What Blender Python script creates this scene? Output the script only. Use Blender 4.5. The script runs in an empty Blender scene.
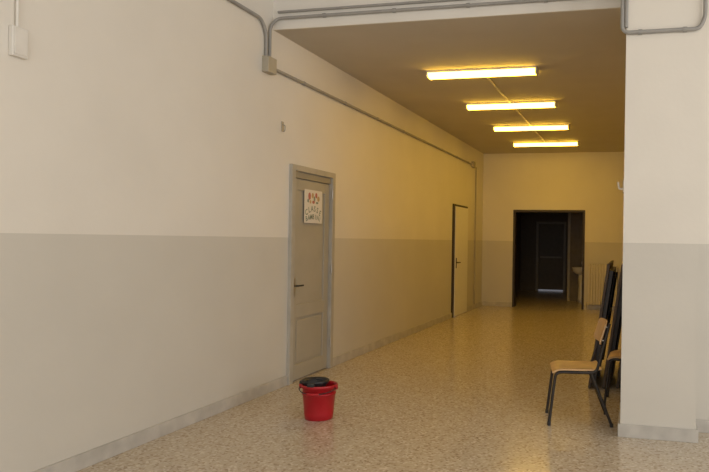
import bpy, bmesh, math, random
from mathutils import Vector, Matrix
random.seed(3)
S = bpy.context.scene
S.view_settings.view_transform = 'Standard'
S.view_settings.look = 'None'

# ---------------------------------------------------------------- materials
def new_mat(name):
    m = bpy.data.materials.new(name); m.use_nodes = True
    nt = m.node_tree
    return m, nt, nt.nodes['Principled BSDF']

def simple(name, col, rough=0.5, metal=0.0, var=0.08, scale=12.0, bump=0.0, spec=0.5, em=None, emc=None):
    m, nt, b = new_mat(name)
    g = nt.nodes.new('ShaderNodeNewGeometry')
    n = nt.nodes.new('ShaderNodeTexNoise'); n.inputs['Scale'].default_value = scale
    n.inputs['Detail'].default_value = 4
    nt.links.new(g.outputs['Position'], n.inputs['Vector'])
    r = nt.nodes.new('ShaderNodeValToRGB')
    r.color_ramp.elements[0].position = 0.3; r.color_ramp.elements[1].position = 0.7
    r.color_ramp.elements[0].color = (*[c*(1-var) for c in col], 1)
    r.color_ramp.elements[1].color = (*[min(1, c*(1+var)) for c in col], 1)
    nt.links.new(n.outputs['Fac'], r.inputs['Fac'])
    nt.links.new(r.outputs['Color'], b.inputs['Base Color'])
    b.inputs['Roughness'].default_value = rough
    b.inputs['Metallic'].default_value = metal
    b.inputs['Specular IOR Level'].default_value = spec
    if bump:
        bp = nt.nodes.new('ShaderNodeBump'); bp.inputs['Strength'].default_value = bump
        bp.inputs['Distance'].default_value = 0.01
        nt.links.new(n.outputs['Fac'], bp.inputs['Height'])
        nt.links.new(bp.outputs['Normal'], b.inputs['Normal'])
    if em:
        b.inputs['Emission Color'].default_value = (*emc, 1)
        b.inputs['Emission Strength'].default_value = em
    return m

def wall_paint(name, up, low, zline=1.5):
    m, nt, b = new_mat(name)
    g = nt.nodes.new('ShaderNodeNewGeometry')
    sep = nt.nodes.new('ShaderNodeSeparateXYZ')
    nt.links.new(g.outputs['Position'], sep.inputs[0])
    lt = nt.nodes.new('ShaderNodeMath'); lt.operation = 'LESS_THAN'; lt.inputs[1].default_value = zline
    nt.links.new(sep.outputs['Z'], lt.inputs[0])
    mx = nt.nodes.new('ShaderNodeMix'); mx.data_type = 'RGBA'
    mx.inputs[6].default_value = (*up, 1); mx.inputs[7].default_value = (*low, 1)
    nt.links.new(lt.outputs[0], mx.inputs[0])
    n = nt.nodes.new('ShaderNodeTexNoise'); n.inputs['Scale'].default_value = 1.3; n.inputs['Detail'].default_value = 6
    nt.links.new(g.outputs['Position'], n.inputs['Vector'])
    mr = nt.nodes.new('ShaderNodeMapRange'); mr.inputs[1].default_value = .3; mr.inputs[2].default_value = .7
    mr.inputs[3].default_value = .96; mr.inputs[4].default_value = 1.02
    nt.links.new(n.outputs['Fac'], mr.inputs[0])
    mul = nt.nodes.new('ShaderNodeMix'); mul.data_type = 'RGBA'; mul.blend_type = 'MULTIPLY'; mul.inputs[0].default_value = 1
    nt.links.new(mx.outputs[2], mul.inputs[6]); nt.links.new(mr.outputs[0], mul.inputs[7])
    nt.links.new(mul.outputs[2], b.inputs['Base Color'])
    ro = nt.nodes.new('ShaderNodeMapRange'); ro.inputs[3].default_value = .85; ro.inputs[4].default_value = .5
    nt.links.new(lt.outputs[0], ro.inputs[0]); nt.links.new(ro.outputs[0], b.inputs['Roughness'])
    b.inputs['Specular IOR Level'].default_value = .3
    n2 = nt.nodes.new('ShaderNodeTexNoise'); n2.inputs['Scale'].default_value = 25
    nt.links.new(g.outputs['Position'], n2.inputs['Vector'])
    bp = nt.nodes.new('ShaderNodeBump'); bp.inputs['Strength'].default_value = .1; bp.inputs['Distance'].default_value = .01
    nt.links.new(n2.outputs['Fac'], bp.inputs['Height']); nt.links.new(bp.outputs['Normal'], b.inputs['Normal'])
    return m

def terrazzo():
    m, nt, b = new_mat('terrazzo')
    g = nt.nodes.new('ShaderNodeNewGeometry')
    v = nt.nodes.new('ShaderNodeTexVoronoi'); v.inputs['Scale'].default_value = 66
    v.voronoi_dimensions = '2D'
    nt.links.new(g.outputs['Position'], v.inputs['Vector'])
    s = nt.nodes.new('ShaderNodeSeparateColor'); nt.links.new(v.outputs['Color'], s.inputs[0])
    r = nt.nodes.new('ShaderNodeValToRGB'); cr = r.color_ramp; cr.interpolation = 'CONSTANT'
    cr.elements[0].position = 0; cr.elements[0].color = (.37, .29, .20, 1)
    cr.elements[1].position = .10; cr.elements[1].color = (.54, .455, .345, 1)
    for p, c in ((.45, (.58, .50, .39, 1)), (.75, (.49, .405, .295, 1)), (.90, (.69, .62, .51, 1))):
        e = cr.elements.new(p); e.color = c
    nt.links.new(s.outputs[0], r.inputs['Fac'])
    nt.links.new(r.outputs['Color'], b.inputs['Base Color'])
    b.inputs['Roughness'].default_value = .19
    return m

M_wall = wall_paint('wall_paint', (.78, .74, .665), (.635, .605, .54))
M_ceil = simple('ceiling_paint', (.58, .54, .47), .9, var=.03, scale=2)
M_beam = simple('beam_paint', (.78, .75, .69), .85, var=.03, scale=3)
M_floor = terrazzo()
M_marble = simple('marble_skirting', (.52, .495, .45), .3, var=.14, scale=7)
M_cond = simple('conduit_grey', (.33, .32, .30), .5, var=.06)
M_box = simple('junction_grey', (.42, .38, .30), .5, var=.05)
M_white = simple('white_plastic', (.76, .73, .67), .45, var=.03)
M_leafw = simple('white_door_paint', (.86, .84, .78), .4, var=.02)
M_door = simple('door_greige', (.42, .385, .31), .5, var=.04, scale=4)
M_dframe = simple('door_frame_grey', (.44, .41, .35), .5, var=.1, scale=6)
M_dpanel = simple('door_panel_dark', (.32, .29, .23), .5, var=.06, scale=4)
M_dark = simple('dark_wood', (.035, .025, .02), .5, var=.2)
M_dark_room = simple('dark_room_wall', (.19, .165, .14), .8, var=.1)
M_inner = simple('inner_frame_grey', (.40, .37, .33), .6, var=.1)
M_steel = simple('brushed_steel', (.5, .48, .44), .35, metal=.9, var=.05)
M_red = simple('red_plastic', (.43, .009, .017), .38, var=.08, scale=6)
M_black = simple('black_plastic', (.02, .02, .022), .45, var=.2)
M_tube = simple('chair_tube_dark', (.028, .024, .022), .4, metal=.3, var=.15)
M_wood = simple('plywood_pale', (.58, .37, .18), .4, var=.12, scale=9)
M_tabt = simple('table_laminate', (.085, .062, .045), .55, var=.15, scale=5)
M_rad = simple('radiator_enamel', (.60, .56, .48), .45, var=.03)
M_cer = simple('ceramic', (.75, .72, .67), .15, var=.02)
M_diff = simple('tube_diffuser', (.8, .7, .5), .5, var=.01, em=19.0, emc=(1, .57, .055))
M_gap = simple('light_under_door', (.5, .5, .5), .5, var=.01, em=.12, emc=(.8, .85, 1))  # weak emission imitating light that leaks under the back room door

M_poster = simple('poster_paper', (.76, .72, .66), .6, var=.02)
M_ink_r = simple('poster_ink_red', (.50, .17, .13), .6)
M_ink_g = simple('poster_ink_green', (.25, .30, .24), .6)
M_ink_y = simple('poster_ink_ochre', (.55, .38, .18), .6)

# ---------------------------------------------------------------- helpers
def link(ob, parent=None):
    S.collection.objects.link(ob)
    if parent: ob.parent = parent
    return ob

def empty(name, loc=(0, 0, 0), rz=0):
    e = bpy.data.objects.new(name, None); e.location = loc; e.rotation_euler = (0, 0, rz)
    e.empty_display_size = .1
    return link(e)

def boxes(name, lst, mat, parent=None, bevel=0.0):
    bm = bmesh.new()
    for lo, hi in lst:
        vs = bmesh.ops.create_cube(bm, size=1)['verts']
        for v in vs:
            v.co = Vector([(lo[i]+hi[i])/2 + v.co[i]*(hi[i]-lo[i]) for i in range(3)])
    if bevel:
        bmesh.ops.bevel(bm, geom=list(bm.edges), offset=bevel, segments=2, affect='EDGES', profile=.5)
    me = bpy.data.meshes.new(name); bm.to_mesh(me); bm.free()
    me.materials.append(mat)
    return link(bpy.data.objects.new(name, me), parent)

def tube_mesh(paths, r, fillet=0.0, res=3):
    cu = bpy.data.curves.new('tmp', 'CURVE'); cu.dimensions = '3D'
    cu.bevel_depth = r; cu.bevel_resolution = res; cu.use_fill_caps = True
    for pts in paths:
        pts = [Vector(p) for p in pts]
        out = [pts[0]]
        for i in range(1, len(pts)-1):
            p = pts[i]
            if fillet > 0:
                a = (pts[i-1]-p); b = (pts[i+1]-p)
                f = min(fillet, a.length*.45, b.length*.45)
                A = p + a.normalized()*f; B = p + b.normalized()*f
                for k in range(7):
                    t = k/6
                    out.append(A*(1-t)**2 + p*2*t*(1-t) + B*t*t)
            else: out.append(p)
        out.append(pts[-1])
        sp = cu.splines.new('POLY'); sp.points.add(len(out)-1)
        for q, c in zip(sp.points, out): q.co = (*c, 1)
    ob = bpy.data.objects.new('tmp', cu); S.collection.objects.link(ob)
    dg = bpy.context.evaluated_depsgraph_get(); dg.update()
    me = bpy.data.meshes.new_from_object(ob.evaluated_get(dg))
    bpy.data.objects.remove(ob); bpy.data.curves.remove(cu)
    for p in me.polygons: p.use_smooth = True
    return me

def tubes(name, paths, r, mat, parent=None, fillet=0.0):
    me = tube_mesh(paths, r, fillet); me.name = name
    me.materials.clear(); me.materials.append(mat)
    return link(bpy.data.objects.new(name, me), parent)

def lettering(name, txt, size, mat, parent, spread, z0, arch):
    """flat printed lettering on the paper, reads along +Y, faces +X, optionally arched"""
    bm = bmesh.new()
    n = len(txt)
    for i, ch in enumerate(txt):
        if ch == ' ': continue
        cu = bpy.data.curves.new('tmp', 'FONT'); cu.body = ch; cu.size = size; cu.align_x = 'CENTER'; cu.offset = size*.025
        ob = bpy.data.objects.new('tmp', cu); S.collection.objects.link(ob)
        dg = bpy.context.evaluated_depsgraph_get(); dg.update()
        me = bpy.data.meshes.new_from_object(ob.evaluated_get(dg))
        bpy.data.objects.remove(ob); bpy.data.curves.remove(cu)
        u = (i/(n-1))*2-1
        a = -u*arch*1.2
        for v in me.vertices:
            x, y = v.co.x, v.co.y
            X = x*math.cos(a)-y*math.sin(a)+u*spread
            Y = x*math.sin(a)+y*math.cos(a)+z0-arch*.12*u*u
            v.co = Vector((.0, X, Y))
        bm.from_mesh(me); bpy.data.meshes.remove(me)
    me = bpy.data.meshes.new(name); bm.to_mesh(me); bm.free()
    me.materials.append(mat)
    return link(bpy.data.objects.new(name, me), parent)

def discs(name, lst, mat, parent):
    bm = bmesh.new()
    for y, z, ry, rz in lst:
        vs = [bm.verts.new((.0003, y+ry*math.cos(2*math.pi*k/16), z+rz*math.sin(2*math.pi*k/16))) for k in range(16)]
        bm.faces.new(vs)
    me = bpy.data.meshes.new(name); bm.to_mesh(me); bm.free()
    me.materials.append(mat)
    return link(bpy.data.objects.new(name, me), parent)

def lathe(name, prof, mat, parent=None, seg=48, sx=1, sy=1, loc=(0, 0, 0), cap=None):
    bm = bmesh.new(); rings = []
    for r, z in prof:
        rings.append([bm.verts.new((r*math.cos(2*math.pi*k/seg)*sx, r*math.sin(2*math.pi*k/seg)*sy, z)) for k in range(seg)])
    for a, b in zip(rings, rings[1:]):
        for k in range(seg):
            bm.faces.new((a[k], a[(k+1) % seg], b[(k+1) % seg], b[k]))
    bm.faces.new(rings[0][::-1]); bm.faces.new(rings[-1])
    bmesh.ops.recalc_face_normals(bm, faces=bm.faces)
    me = bpy.data.meshes.new(name); bm.to_mesh(me); bm.free()
    for p in me.polygons: p.use_smooth = len(p.vertices) == 4
    me.materials.append(mat)
    ob = link(bpy.data.objects.new(name, me), parent); ob.location = loc
    return ob

def sheet(name, fn, nu, nv, thick, mat, parent=None):
    bm = bmesh.new()
    g = [[bm.verts.new(fn(i/nu, j/nv)) for j in range(nv+1)] for i in range(nu+1)]
    for i in range(nu):
        for j in range(nv):
            bm.faces.new((g[i][j], g[i+1][j], g[i+1][j+1], g[i][j+1]))
    bmesh.ops.recalc_face_normals(bm, faces=bm.faces)
    bmesh.ops.solidify(bm, geom=list(bm.faces), thickness=thick)
    bmesh.ops.recalc_face_normals(bm, faces=bm.faces)
    me = bpy.data.meshes.new(name); bm.to_mesh(me); bm.free()
    for p in me.polygons: p.use_smooth = True
    me.materials.append(mat)
    ob = link(bpy.data.objects.new(name, me), parent)
    md = ob.modifiers.new('es', 'EDGE_SPLIT'); md.split_angle = math.radians(50)
    return ob

# ---------------------------------------------------------------- room shell
XL = -3.43; XR = .40; YB = 5.64; YF = 14.6; HC = 3.5; HN = 4.5; YN = -4.0; XN = 6.0
PX0, PX1, PY0 = -.09, .468, 5.15
D1 = (5.98, 6.96, 2.25); D2 = (12.05, 13.15, 2.2)
FX0, FX1, FZ = -2.71, -1.09, 2.21

boxes('floor', [((XL-.2, YN-.2, -.15), (XN+.2, 20.2, 0))], M_floor)
boxes('wall_left', [
    ((XL-.2, YN, 0), (XL, D1[0], HN)),
    ((XL-.2, D1[0], D1[2]), (XL, D1[1], HN)),
    ((XL-.2, D1[1], 0), (XL, D2[0], HN)),
    ((XL-.2, D2[0], D2[2]), (XL, D2[1], HN)),
    ((XL-.2, D2[1], 0), (XL, YF+.2, HN))], M_wall)
boxes('wall_far', [
    ((XL, YF, 0), (FX0, YF+.2, HC)),
    ((FX0, YF, FZ), (FX1, YF+.2, HC)),
    ((FX1, YF, 0), (XR+.2, YF+.2, HC))], M_wall)
boxes('wall_right', [((XR, 5.85, 0), (XR+.2, YF, HC))], M_wall)
boxes('wall_return', [((PX1, 5.45, 0), (XN, 5.84, HN))], M_wall)
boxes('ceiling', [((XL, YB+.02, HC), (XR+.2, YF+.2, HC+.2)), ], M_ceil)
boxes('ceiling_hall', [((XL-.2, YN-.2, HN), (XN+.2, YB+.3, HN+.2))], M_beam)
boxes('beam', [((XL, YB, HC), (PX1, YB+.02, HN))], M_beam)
boxes('pillar', [((PX0, PY0, 0), (PX1, YB+.2, HC)), ((PX0, PY0, HC), (PX1, YB-.001, HN))], M_wall)
W1 = (-2.4, 4.6, .9, 3.9)
boxes('wall_rear', [
    ((XL, YN-.2, 0), (W1[0], YN, HN)), ((W1[1], YN-.2, 0), (XN, YN, HN)),
    ((W1[0], YN-.2, 0), (W1[1], YN, W1[2])), ((W1[0], YN-.2, W1[3]), (W1[1], YN, HN))], M_wall)
W2 = (-3.0, 3.6, .9, 3.9)
boxes('wall_side', [
    ((XN, YN, 0), (XN+.2, W2[0], HN)), ((XN, W2[1], 0), (XN+.2, 5.84, HN)),
    ((XN, W2[0], 0), (XN+.2, W2[1], W2[2])), ((XN, W2[0], W2[3]), (XN+.2, W2[1], HN))], M_wall)
def mull(a0, a1, z0, z1, n, f):
    L = []
    for k in range(n+1):
        a = a0 + (a1-a0)*k/n
        a = min(max(a, a0+.03), a1-.03)
        L.append(f(a-.03, a+.03, z0, z1))
    for z in (z0+.03, z0+(z1-z0)*.68, z1-.03):
        L.append(f(a0, a1, z-.03, z+.03))
    return L
boxes('window_1', mull(*W1, 5, lambda a, b, c, d: ((a, YN-.12, c), (b, YN-.06, d))), M_white)
boxes('window_2', mull(*W2, 5, lambda a, b, c, d: ((XN+.06, a, c), (XN+.12, b, d))), M_white)

# far dim room
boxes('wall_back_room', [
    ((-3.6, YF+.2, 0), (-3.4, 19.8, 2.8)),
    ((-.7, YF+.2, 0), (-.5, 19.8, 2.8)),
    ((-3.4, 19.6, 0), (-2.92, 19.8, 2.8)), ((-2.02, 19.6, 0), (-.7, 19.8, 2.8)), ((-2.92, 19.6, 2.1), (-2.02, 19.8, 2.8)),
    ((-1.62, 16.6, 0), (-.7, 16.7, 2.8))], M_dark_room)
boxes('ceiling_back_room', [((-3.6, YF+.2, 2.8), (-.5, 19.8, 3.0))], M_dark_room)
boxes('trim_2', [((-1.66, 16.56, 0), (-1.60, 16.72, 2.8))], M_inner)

# baseboards
t = .018; bh = .10
boxes('baseboard_left', [((XL, YN, 0), (XL+t, D1[0]-.0, bh)), ((XL, D1[1], 0), (XL+t, D2[0], bh)), ((XL, D2[1], 0), (XL+t, YF, bh))], M_marble, bevel=.003)
boxes('baseboard_far', [((XL+t, YF-t, 0), (FX0, YF, bh)), ((FX1, YF-t, 0), (XR, YF, bh))], M_marble, bevel=.003)
boxes('baseboard_right', [((XR-t, 5.85, 0), (XR, YF-t, bh))], M_marble, bevel=.003)
boxes('baseboard_pillar', [((PX0-t, PY0-t, 0), (PX1+t, PY0, bh)), ((PX0-t, PY0, 0), (PX0, YB+.2, bh)), ((PX1, PY0, 0), (PX1+t, 5.45, bh))], M_marble, bevel=.003)
boxes('baseboard_return', [((PX1+t, 5.45-t, 0), (XN, 5.45, bh))], M_marble, bevel=.003)
boxes('trim_1', [((FX0, YF-.015, 0), (FX0+.05, YF+.2, FZ)), ((FX1-.05, YF-.015, 0), (FX1, YF+.2, FZ)), ((FX0+.05, YF-.015, FZ-.05), (FX1-.05, YF+.2, FZ))], M_dark)

# ---------------------------------------------------------------- door 1
d = empty('door_1', (XL, D1[0], 0)); W = D1[1]-D1[0]; H = D1[2]
boxes('frame', [((-.12, 0, 0), (.035, .07, H)), ((-.12, W-.07, 0), (.035, W, H)), ((-.12, .07, H-.06), (.035, W-.07, H))], M_dframe, d, .004)
boxes('leaf', [((-.06, .07, .01), (-.02, W-.07, H-.06))], M_door, d, .002)
boxes('transom_rail', [((-.05, .07, H-.13), (.012, W-.07, H-.06))], M_dpanel, d, .003)
y0, y1 = .075, W-.075
boxes('stiles_and_rails', [((-.02, y0, .012), (-.004, y0+.11, H-.135)), ((-.02, y1-.11, .012), (-.004, y1, H-.135)),
    ((-.02, y0+.11, .012), (-.004, y1-.11, .17)), ((-.02, y0+.11, .66), (-.004, y1-.11, .80)), ((-.02, y0+.11, H-.25), (-.004, y1-.11, H-.135))], M_door, d, .003)
boxes('lower_panel', [((-.02, y0+.14, .20), (-.012, y1-.14, .63))], M_door, d, .004)
tubes('handle', [[(-.004, .13, 1.0), (.045, .13, 1.0), (.045, .24, 1.0)]], .009, M_black, d, .02)
boxes('handle_plate', [((-.005, .11, .90), (.003, .15, 1.08))], M_steel, d, .001)
tubes('hinges', [[(.036, W-.075, z), (.036, W-.075, z+.1)] for z in (.25, 1.1, 1.95)], .009, M_steel, d)
p = empty('poster', (XL, 6.50, 1.84))
boxes('paper', [((-.003, -.20, -.18), (-.0008, .20, .18))], M_poster, p)
discs('drawing_red', [(-.09, .11, .03, .04), (.06, .125, .025, .03), (.0, .05, .03, .018)], M_ink_r, p)
discs('drawing_ochre', [(-.02, .12, .025, .03), (.11, .09, .03, .03), (-.07, .05, .02, .02)], M_ink_y, p)
discs('drawing_green', [(.02, .085, .02, .03), (-.12, .06, .02, .02), (.08, .045, .03, .012)], M_ink_g, p)
lettering('letters_arch', 'CLASSE', .085, M_ink_g, p, .14, -.05, .35)
lettering('letters_foot', 'BAMBINI', .075, M_ink_g, p, .145, -.135, .2)

# door 2
d = empty('door_2', (XL, D2[0], 0)); W = D2[1]-D2[0]; H = D2[2]
boxes('frame', [((-.12, 0, 0), (.02, .13, H)), ((-.12, W-.03, 0), (-.02, W, H)), ((-.12, .13, H-.035), (.02, W, H))], M_dark, d, .004)
boxes('leaf', [((-.02, .14, .01), (.03, W, H-.04))], M_leafw, d, .003)
boxes('handle_plate', [((.03, .19, .95), (.036, .24, 1.15))], M_black, d, .001)
tubes('handle', [[(.035, .215, 1.06), (.08, .215, 1.06), (.08, .34, 1.06)]], .01, M_black, d, .02)

# back room door with light under it
d = empty('door_3', (-2.92, 19.6, 0))
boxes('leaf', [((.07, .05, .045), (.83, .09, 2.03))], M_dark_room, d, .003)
boxes('frame', [((0, -.02, 0), (.07, .12, 2.1)), ((.83, -.02, 0), (.9, .12, 2.1)), ((.07, -.02, 2.03), (.83, .12, 2.1))], M_inner, d, .003)
boxes('light_leak_strip', [((.07, .1, 0), (.83, .11, .06))], M_gap, d)  # added glowing strip, stands in for light leaking from beyond the door
boxes('push_bar', [((.12, 0, 1.0), (.78, .05, 1.05))], M_inner, d, .005)

# ---------------------------------------------------------------- ceiling lights
for i, y in enumerate((7.42, 9.27, 11.14, 13.03)):
    e = empty('fluorescent_ceiling_light', (-1.78, y, HC))
    L = .66
    boxes('base_tray', [((-L, -.085, -.025), (L, .085, 0))], M_white, e, .004)
    bm = bmesh.new(); prof = [(-.08, -.02), (-.082, -.045), (-.068, -.066), (-.035, -.076), (0, -.079), (.035, -.076), (.068, -.066), (.082, -.045), (.08, -.02)]
    A = [bm.verts.new((-L+.02, p[0], p[1])) for p in prof]; B = [bm.verts.new((L-.02, p[0], p[1])) for p in prof]
    for k in range(len(prof)-1): bm.faces.new((A[k], B[k], B[k+1], A[k+1]))
    bm.faces.new(A); bm.faces.new(B[::-1]); bm.faces.new((A[0], A[-1], B[-1], B[0]))
    bmesh.ops.recalc_face_normals(bm, faces=bm.faces)
    me = bpy.data.meshes.new('diffuser'); bm.to_mesh(me); bm.free(); me.materials.append(M_diff)
    link(bpy.data.objects.new('diffuser', me), e)
    boxes('end_caps', [((-L, -.085, -.08), (-L+.02, .085, -.025)), ((L-.02, -.085, -.08), (L, .085, -.025))], M_white, e, .003)
tubes('ceiling_conduit', [[(-1.78, a, HC-.014), (-1.78, b, HC-.014)] for a, b in ((7.51, 9.18), (9.36, 11.05), (11.23, 12.94))], .013, M_white)

# ---------------------------------------------------------------- conduits
c = empty('electrical_conduit', (0, 0, 0))
xw = XL+.021
tubes('pipe_left_wall', [[(xw, 5.60, 3.12), (xw, 13.45, 3.12)]], .016, M_cond, c)
tubes('pipe_riser', [[(xw, 5.49, 3.19), (xw, 5.49, 3.42), (xw, 5.40, 3.53), (xw, -3.9, 3.53)]], .016, M_cond, c, .08)
tubes('pipe_beam', [[(xw+.0, 5.55, 3.19), (xw, 5.55, 3.50), (xw+.03, YB-.02, 3.60), (PX0-.22, YB-.02, 3.60)], ], .015, M_cond, c, .07)
tubes('pipe_upper_beam', [[(xw+.04, YB-.02, 3.66), (PX0-.03, YB-.02, 3.66)]], .012, M_cond, c)
tubes('pipe_pillar', [[(PX0-.22, YB-.02, 3.60), (PX0-.03, YB-.02, 3.60), (PX0-.03, PY0+.0, 3.55), (PX0-.03, PY0-.02, 3.12), (PX1-.02, PY0-.02, 3.12), (PX1+.02, PY0-.02, 3.20), (PX1+.02, PY0-.02, 4.4)]], .016, M_cond, c, .06)
tubes('pipe_pillar_riser', [[(PX0+.0, PY0-.02, 3.16), (PX0+.0, PY0-.02, 4.4)]], .013, M_cond, c)
tubes('clips', [[(xw, y, 3.12), (xw, y+.03, 3.12)] for y in (6.2, 7.2, 8.2, 9.2, 10.2, 11.2, 12.2, 13.1)] +
      [[(x, YB-.02, 3.60), (x+.03, YB-.02, 3.60)] for x in (-2.9, -2.2, -1.5, -.8)] +
      [[(x, PY0-.02, 3.12), (x+.03, PY0-.02, 3.12)] for x in (.0, .33)], .0205, M_cond, c)
tubes('pipe_corner', [[(xw, 13.82, .1), (xw, 13.82, 3.1)]], .014, M_box, c)
boxes('junction_box_near', [((XL+.001, 5.45, 3.05), (XL+.07, 5.60, 3.20))], M_box, c, bevel=.006)
boxes('junction_box_far', [((XL+.001, 13.45, 3.06), (XL+.06, 13.6, 3.19))], M_box, c, bevel=.006)
e = empty('alarm_box', (XL+.001, 2.98, 2.58))
boxes('housing', [((0, -.05, -.085), (.03, .05, .085))], M_white, e, .005)
boxes('cover', [((.03, -.04, -.073), (.036, .04, .073))], M_white, e, .002)
tubes('pipe', [[(.015, -.01, .085), (.015, -.01, 1.0)]], .009, M_white, e)
e = empty('coat_hook', (XL+.001, 5.83, 2.60))
boxes('plate', [((0, -.02, -.05), (.006, .02, .05))], M_box, e, .001)
tubes('hook', [[(.005, 0, .02), (.03, 0, .01), (.03, 0, -.04), (.015, 0, -.05)]], .005, M_cond, e, .01)
e = empty('pillar_bracket', (PX0, 5.32, 1.95))
boxes('plate', [((-.01, -.04, -.05), (0, .04, .05))], M_white, e, .002)
tubes('arm', [[(-.008, 0, -.02), (-.04, 0, -.02), (-.05, 0, .035)]], .008, M_white, e, .01)

# ---------------------------------------------------------------- radiator
e = empty('radiator', (-1.0, YF-.02, .12))
n = 11
for k in range(n):
    x = k*.058
    boxes('fin', [((x, -.11, 0), (x+.055, -.04, .9))], M_rad, e, .008)
tubes('headers', [[(0, -.075, z), (n*.058-.005, -.075, z)] for z in (.05, .85)], .022, M_rad, e)
tubes('feed_pipe', [[(.02, -.075, .04), (-.035, -.075, .04), (-.035, -.075, -.12)]], .01, M_rad, e, .02)
boxes('brackets', [((.1, -.05, .8), (.13, .018, .83)), ((.45, -.05, .8), (.48, .018, .83))], M_rad, e)

# sink in back room
e = empty('wash_basin', (-1.29, 16.6, 0))
lathe('bowl', [(.05, .68), (.14, .70), (.21, .76), (.235, .85), (.24, .87), (.215, .87), (.19, .80), (.10, .74)], M_cer, e, 32, 1, .85, (0, -.21, 0))
lathe('pedestal', [(.10, 0), (.085, .1), (.07, .4), (.08, .70)], M_cer, e, 24, 1, 1, (0, -.2, 0))
tubes('tap', [[(0, -.02, .86), (0, -.02, 1.0), (0, -.14, 1.0), (0, -.14, .95)]], .011, M_steel, e, .03)

# ---------------------------------------------------------------- mop bucket
e = empty('mop_bucket', (-2.54, 4.96, 0), math.radians(10))
lathe('pail', [(.108, 0), (.114, .004), (.120, .05), (.138, .262), (.149, .264), (.151, .285), (.146, .290), (.136, .286), (.134, .262), (.112, .03), (.02, .025)], M_red, e, 64, 1, .9)
lathe('pail_ridge', [(.130, .205), (.1365, .208), (.1375, .218), (.133, .222)], M_red, e, 64, 1.02, .92)
lathe('wringer', [(.03, .16), (.055, .165), (.095, .275), (.118, .300), (.121, .315), (.113, .322), (.095, .305), (.05, .20), (.02, .19)], M_black, e, 48, .95, .9, (-.035, .01, 0))
boxes('wringer_tabs', [((-.16, -.03, .285), (-.11, .03, .312)), ((-.06, .09, .285), (.0, .14, .312)), ((-.06, -.14, .285), (.0, -.09, .312))], M_black, e, .006)
bm = bmesh.new()
for a in range(14):
    th = 2*math.pi*a/14
    vs = bmesh.ops.create_cube(bm, size=1)['verts']
    mt = Matrix.Translation((-.035+.075*math.cos(th), .01+.07*math.sin(th), .262)) @ Matrix.Rotation(th, 4, 'Z') @ Matrix.Rotation(math.radians(22), 4, 'Y') @ Matrix.Diagonal((.01, .008, .085, 1))
    for v in vs: v.co = mt @ v.co
me = bpy.data.meshes.new('wringer_ribs'); bm.to_mesh(me); bm.free(); me.materials.append(M_black)
link(bpy.data.objects.new('wringer_ribs', me), e)
pts = []
for k in range(21):
    a = math.pi*k/20
    pts.append((.0+.155*math.cos(a)*1.0, -.02-.150*math.sin(a), .27 - .035*math.sin(a)))
tubes('bail_handle', [pts], .004, M_black, e)
tubes('handle_grip', [pts[8:13]], .009, M_red, e)
boxes('handle_lugs', [((-.160, -.035, .25), (-.142, .0, .29)), ((.142, -.035, .25), (.160, .0, .29))], M_red, e, .004)

# ---------------------------------------------------------------- chairs
def chair(loc, rz):
    e = empty('school_chair', loc, rz)
    P = []
    for s in (-1, 1):
        y = s*.185
        P.append([(-.245, y*1.05, .008), (-.195, y, .435), (.135, y, .435), (.235, y, .84)])
        P.append([(.265, y*1.05, .008), (.095, y, .428)])
    P.append([(-.16, -.185, .432), (-.16, .185, .432)])
    P.append([(.10, -.185, .432), (.10, .185, .432)])
    P.append([(.18, -.19, .22), (.18, .19, .22)])
    tubes('tube_frame', P, .0125, M_tube, e, .05)
    caps = [[(x, s*.194, .001), (x-.002*(1 if x > 0 else -1), s*.194, .03)] for x in (-.245, .263) for s in (-1, 1)]
    tubes('foot_caps', caps, .0155, M_black, e)
    def seat(u, v):
        x = -.225+.40*u; y = (-.2+.4*v)*(1-.10*u)
        z = .462 - .012*math.sin(math.pi*v)*(math.sin(math.pi*u)) 
        if u < .2: z -= .028*((.2-u)/.2)**2
        if u > .85: z += .012*((u-.85)/.15)**2
        return (x, y, z)
    sheet('seat', seat, 20, 12, .011, M_wood, e)
    def back(u, v):
        y = -.205+.41*u; z = .66+.19*v
        x = .185+.247*(z-.66) - .004 - .0 + .03*(1-(2*u-1)**2)*1.0 - .03
        r = .02*(abs(2*u-1)**8)
        z = .66+r + (.19-2*r)*v
        return (x, y, z)
    sheet('backrest', back, 16, 6, -.010, M_wood, e)
    tubes('rivets', [[(.155+.247*(z-.66), s*.185, z), (.185+.247*(z-.66), s*.185, z)] for s in (-1, 1) for z in (.70, .81)], .006, M_steel, e)
chair((-.455, 5.53, 0), math.radians(10))
chair((.00, 6.22, 0), math.radians(-2))

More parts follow.
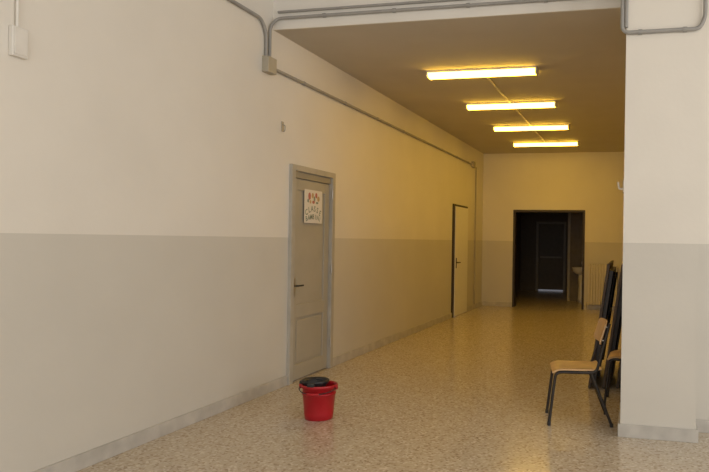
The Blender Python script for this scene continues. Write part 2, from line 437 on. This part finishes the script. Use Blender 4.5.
# ---------------------------------------------------------------- folded tables leaning on right wall
lean = math.radians(8)
for k in range(4):
    e = empty('folding_table', (-.45+.14*k, 6.72+.03*k, 0))
    e.rotation_euler = (0, lean, 0)
    hh = 1.30-.01*k; ww = 1.25
    boxes('top_board', [((0, 0, .012), (.028, ww, hh))], M_tabt, e, .004)
    boxes('apron', [((.028, .05, .08), (.07, .075, hh-.07)), ((.028, ww-.075, .08), (.07, ww-.05, hh-.07)), ((.028, .075, .08), (.07, ww-.075, .105)), ((.028, .075, hh-.095), (.07, ww-.075, hh-.07))], M_tube, e, .002)
    tubes('folded_legs', [[(.085, .12, .12), (.085, .12, .75), (.085, ww-.12, .75), (.085, ww-.12, .12)],
                          [(.085, .18, hh-.12), (.085, .18, .62), (.085, ww-.18, .62), (.085, ww-.18, hh-.12)]], .012, M_tube, e, .04)

# ---------------------------------------------------------------- daylight
def area(name, loc, rot, sx, sy, power, col):
    l = bpy.data.lights.new(name, 'AREA'); l.shape = 'RECTANGLE'; l.size = sx; l.size_y = sy
    l.energy = power; l.color = col
    o = bpy.data.objects.new(name, l); o.location = loc; o.rotation_euler = rot
    S.collection.objects.link(o)
area('daylight_rear', (1.1, YN-.16, 2.4), (math.radians(90), 0, 0), 6.9, 2.9, 150, (1, .965, .93))
area('daylight_side', (XN+.16, .3, 2.4), (0, math.radians(90), 0), 2.9, 6.5, 255, (1, .965, .93))
w = bpy.data.worlds.new('World'); S.world = w; w.use_nodes = True
w.node_tree.nodes['Background'].inputs[0].default_value = (.75, .85, 1, 1)
w.node_tree.nodes['Background'].inputs[1].default_value = .5

# ---------------------------------------------------------------- camera
cam = bpy.data.cameras.new('camera'); co = bpy.data.objects.new('camera', cam)
S.collection.objects.link(co); S.camera = co
cam.sensor_width = 36; cam.lens = 650*36/709
cam.shift_x = (354.5-483)/709; cam.shift_y = (240.5-236)/709
th = math.atan(152/650); r = .0156
F = Vector((-math.sin(th), math.cos(th), 0)); R = Vector((math.cos(th), math.sin(th), 0)); U = Vector((0, 0, 1))
R2 = R*math.cos(r) + U*math.sin(r); U2 = -R*math.sin(r) + U*math.cos(r)
m = Matrix((R2, U2, -F)).transposed().to_4x4()
m.translation = Vector((0, 0, 1.5))
co.matrix_world = m
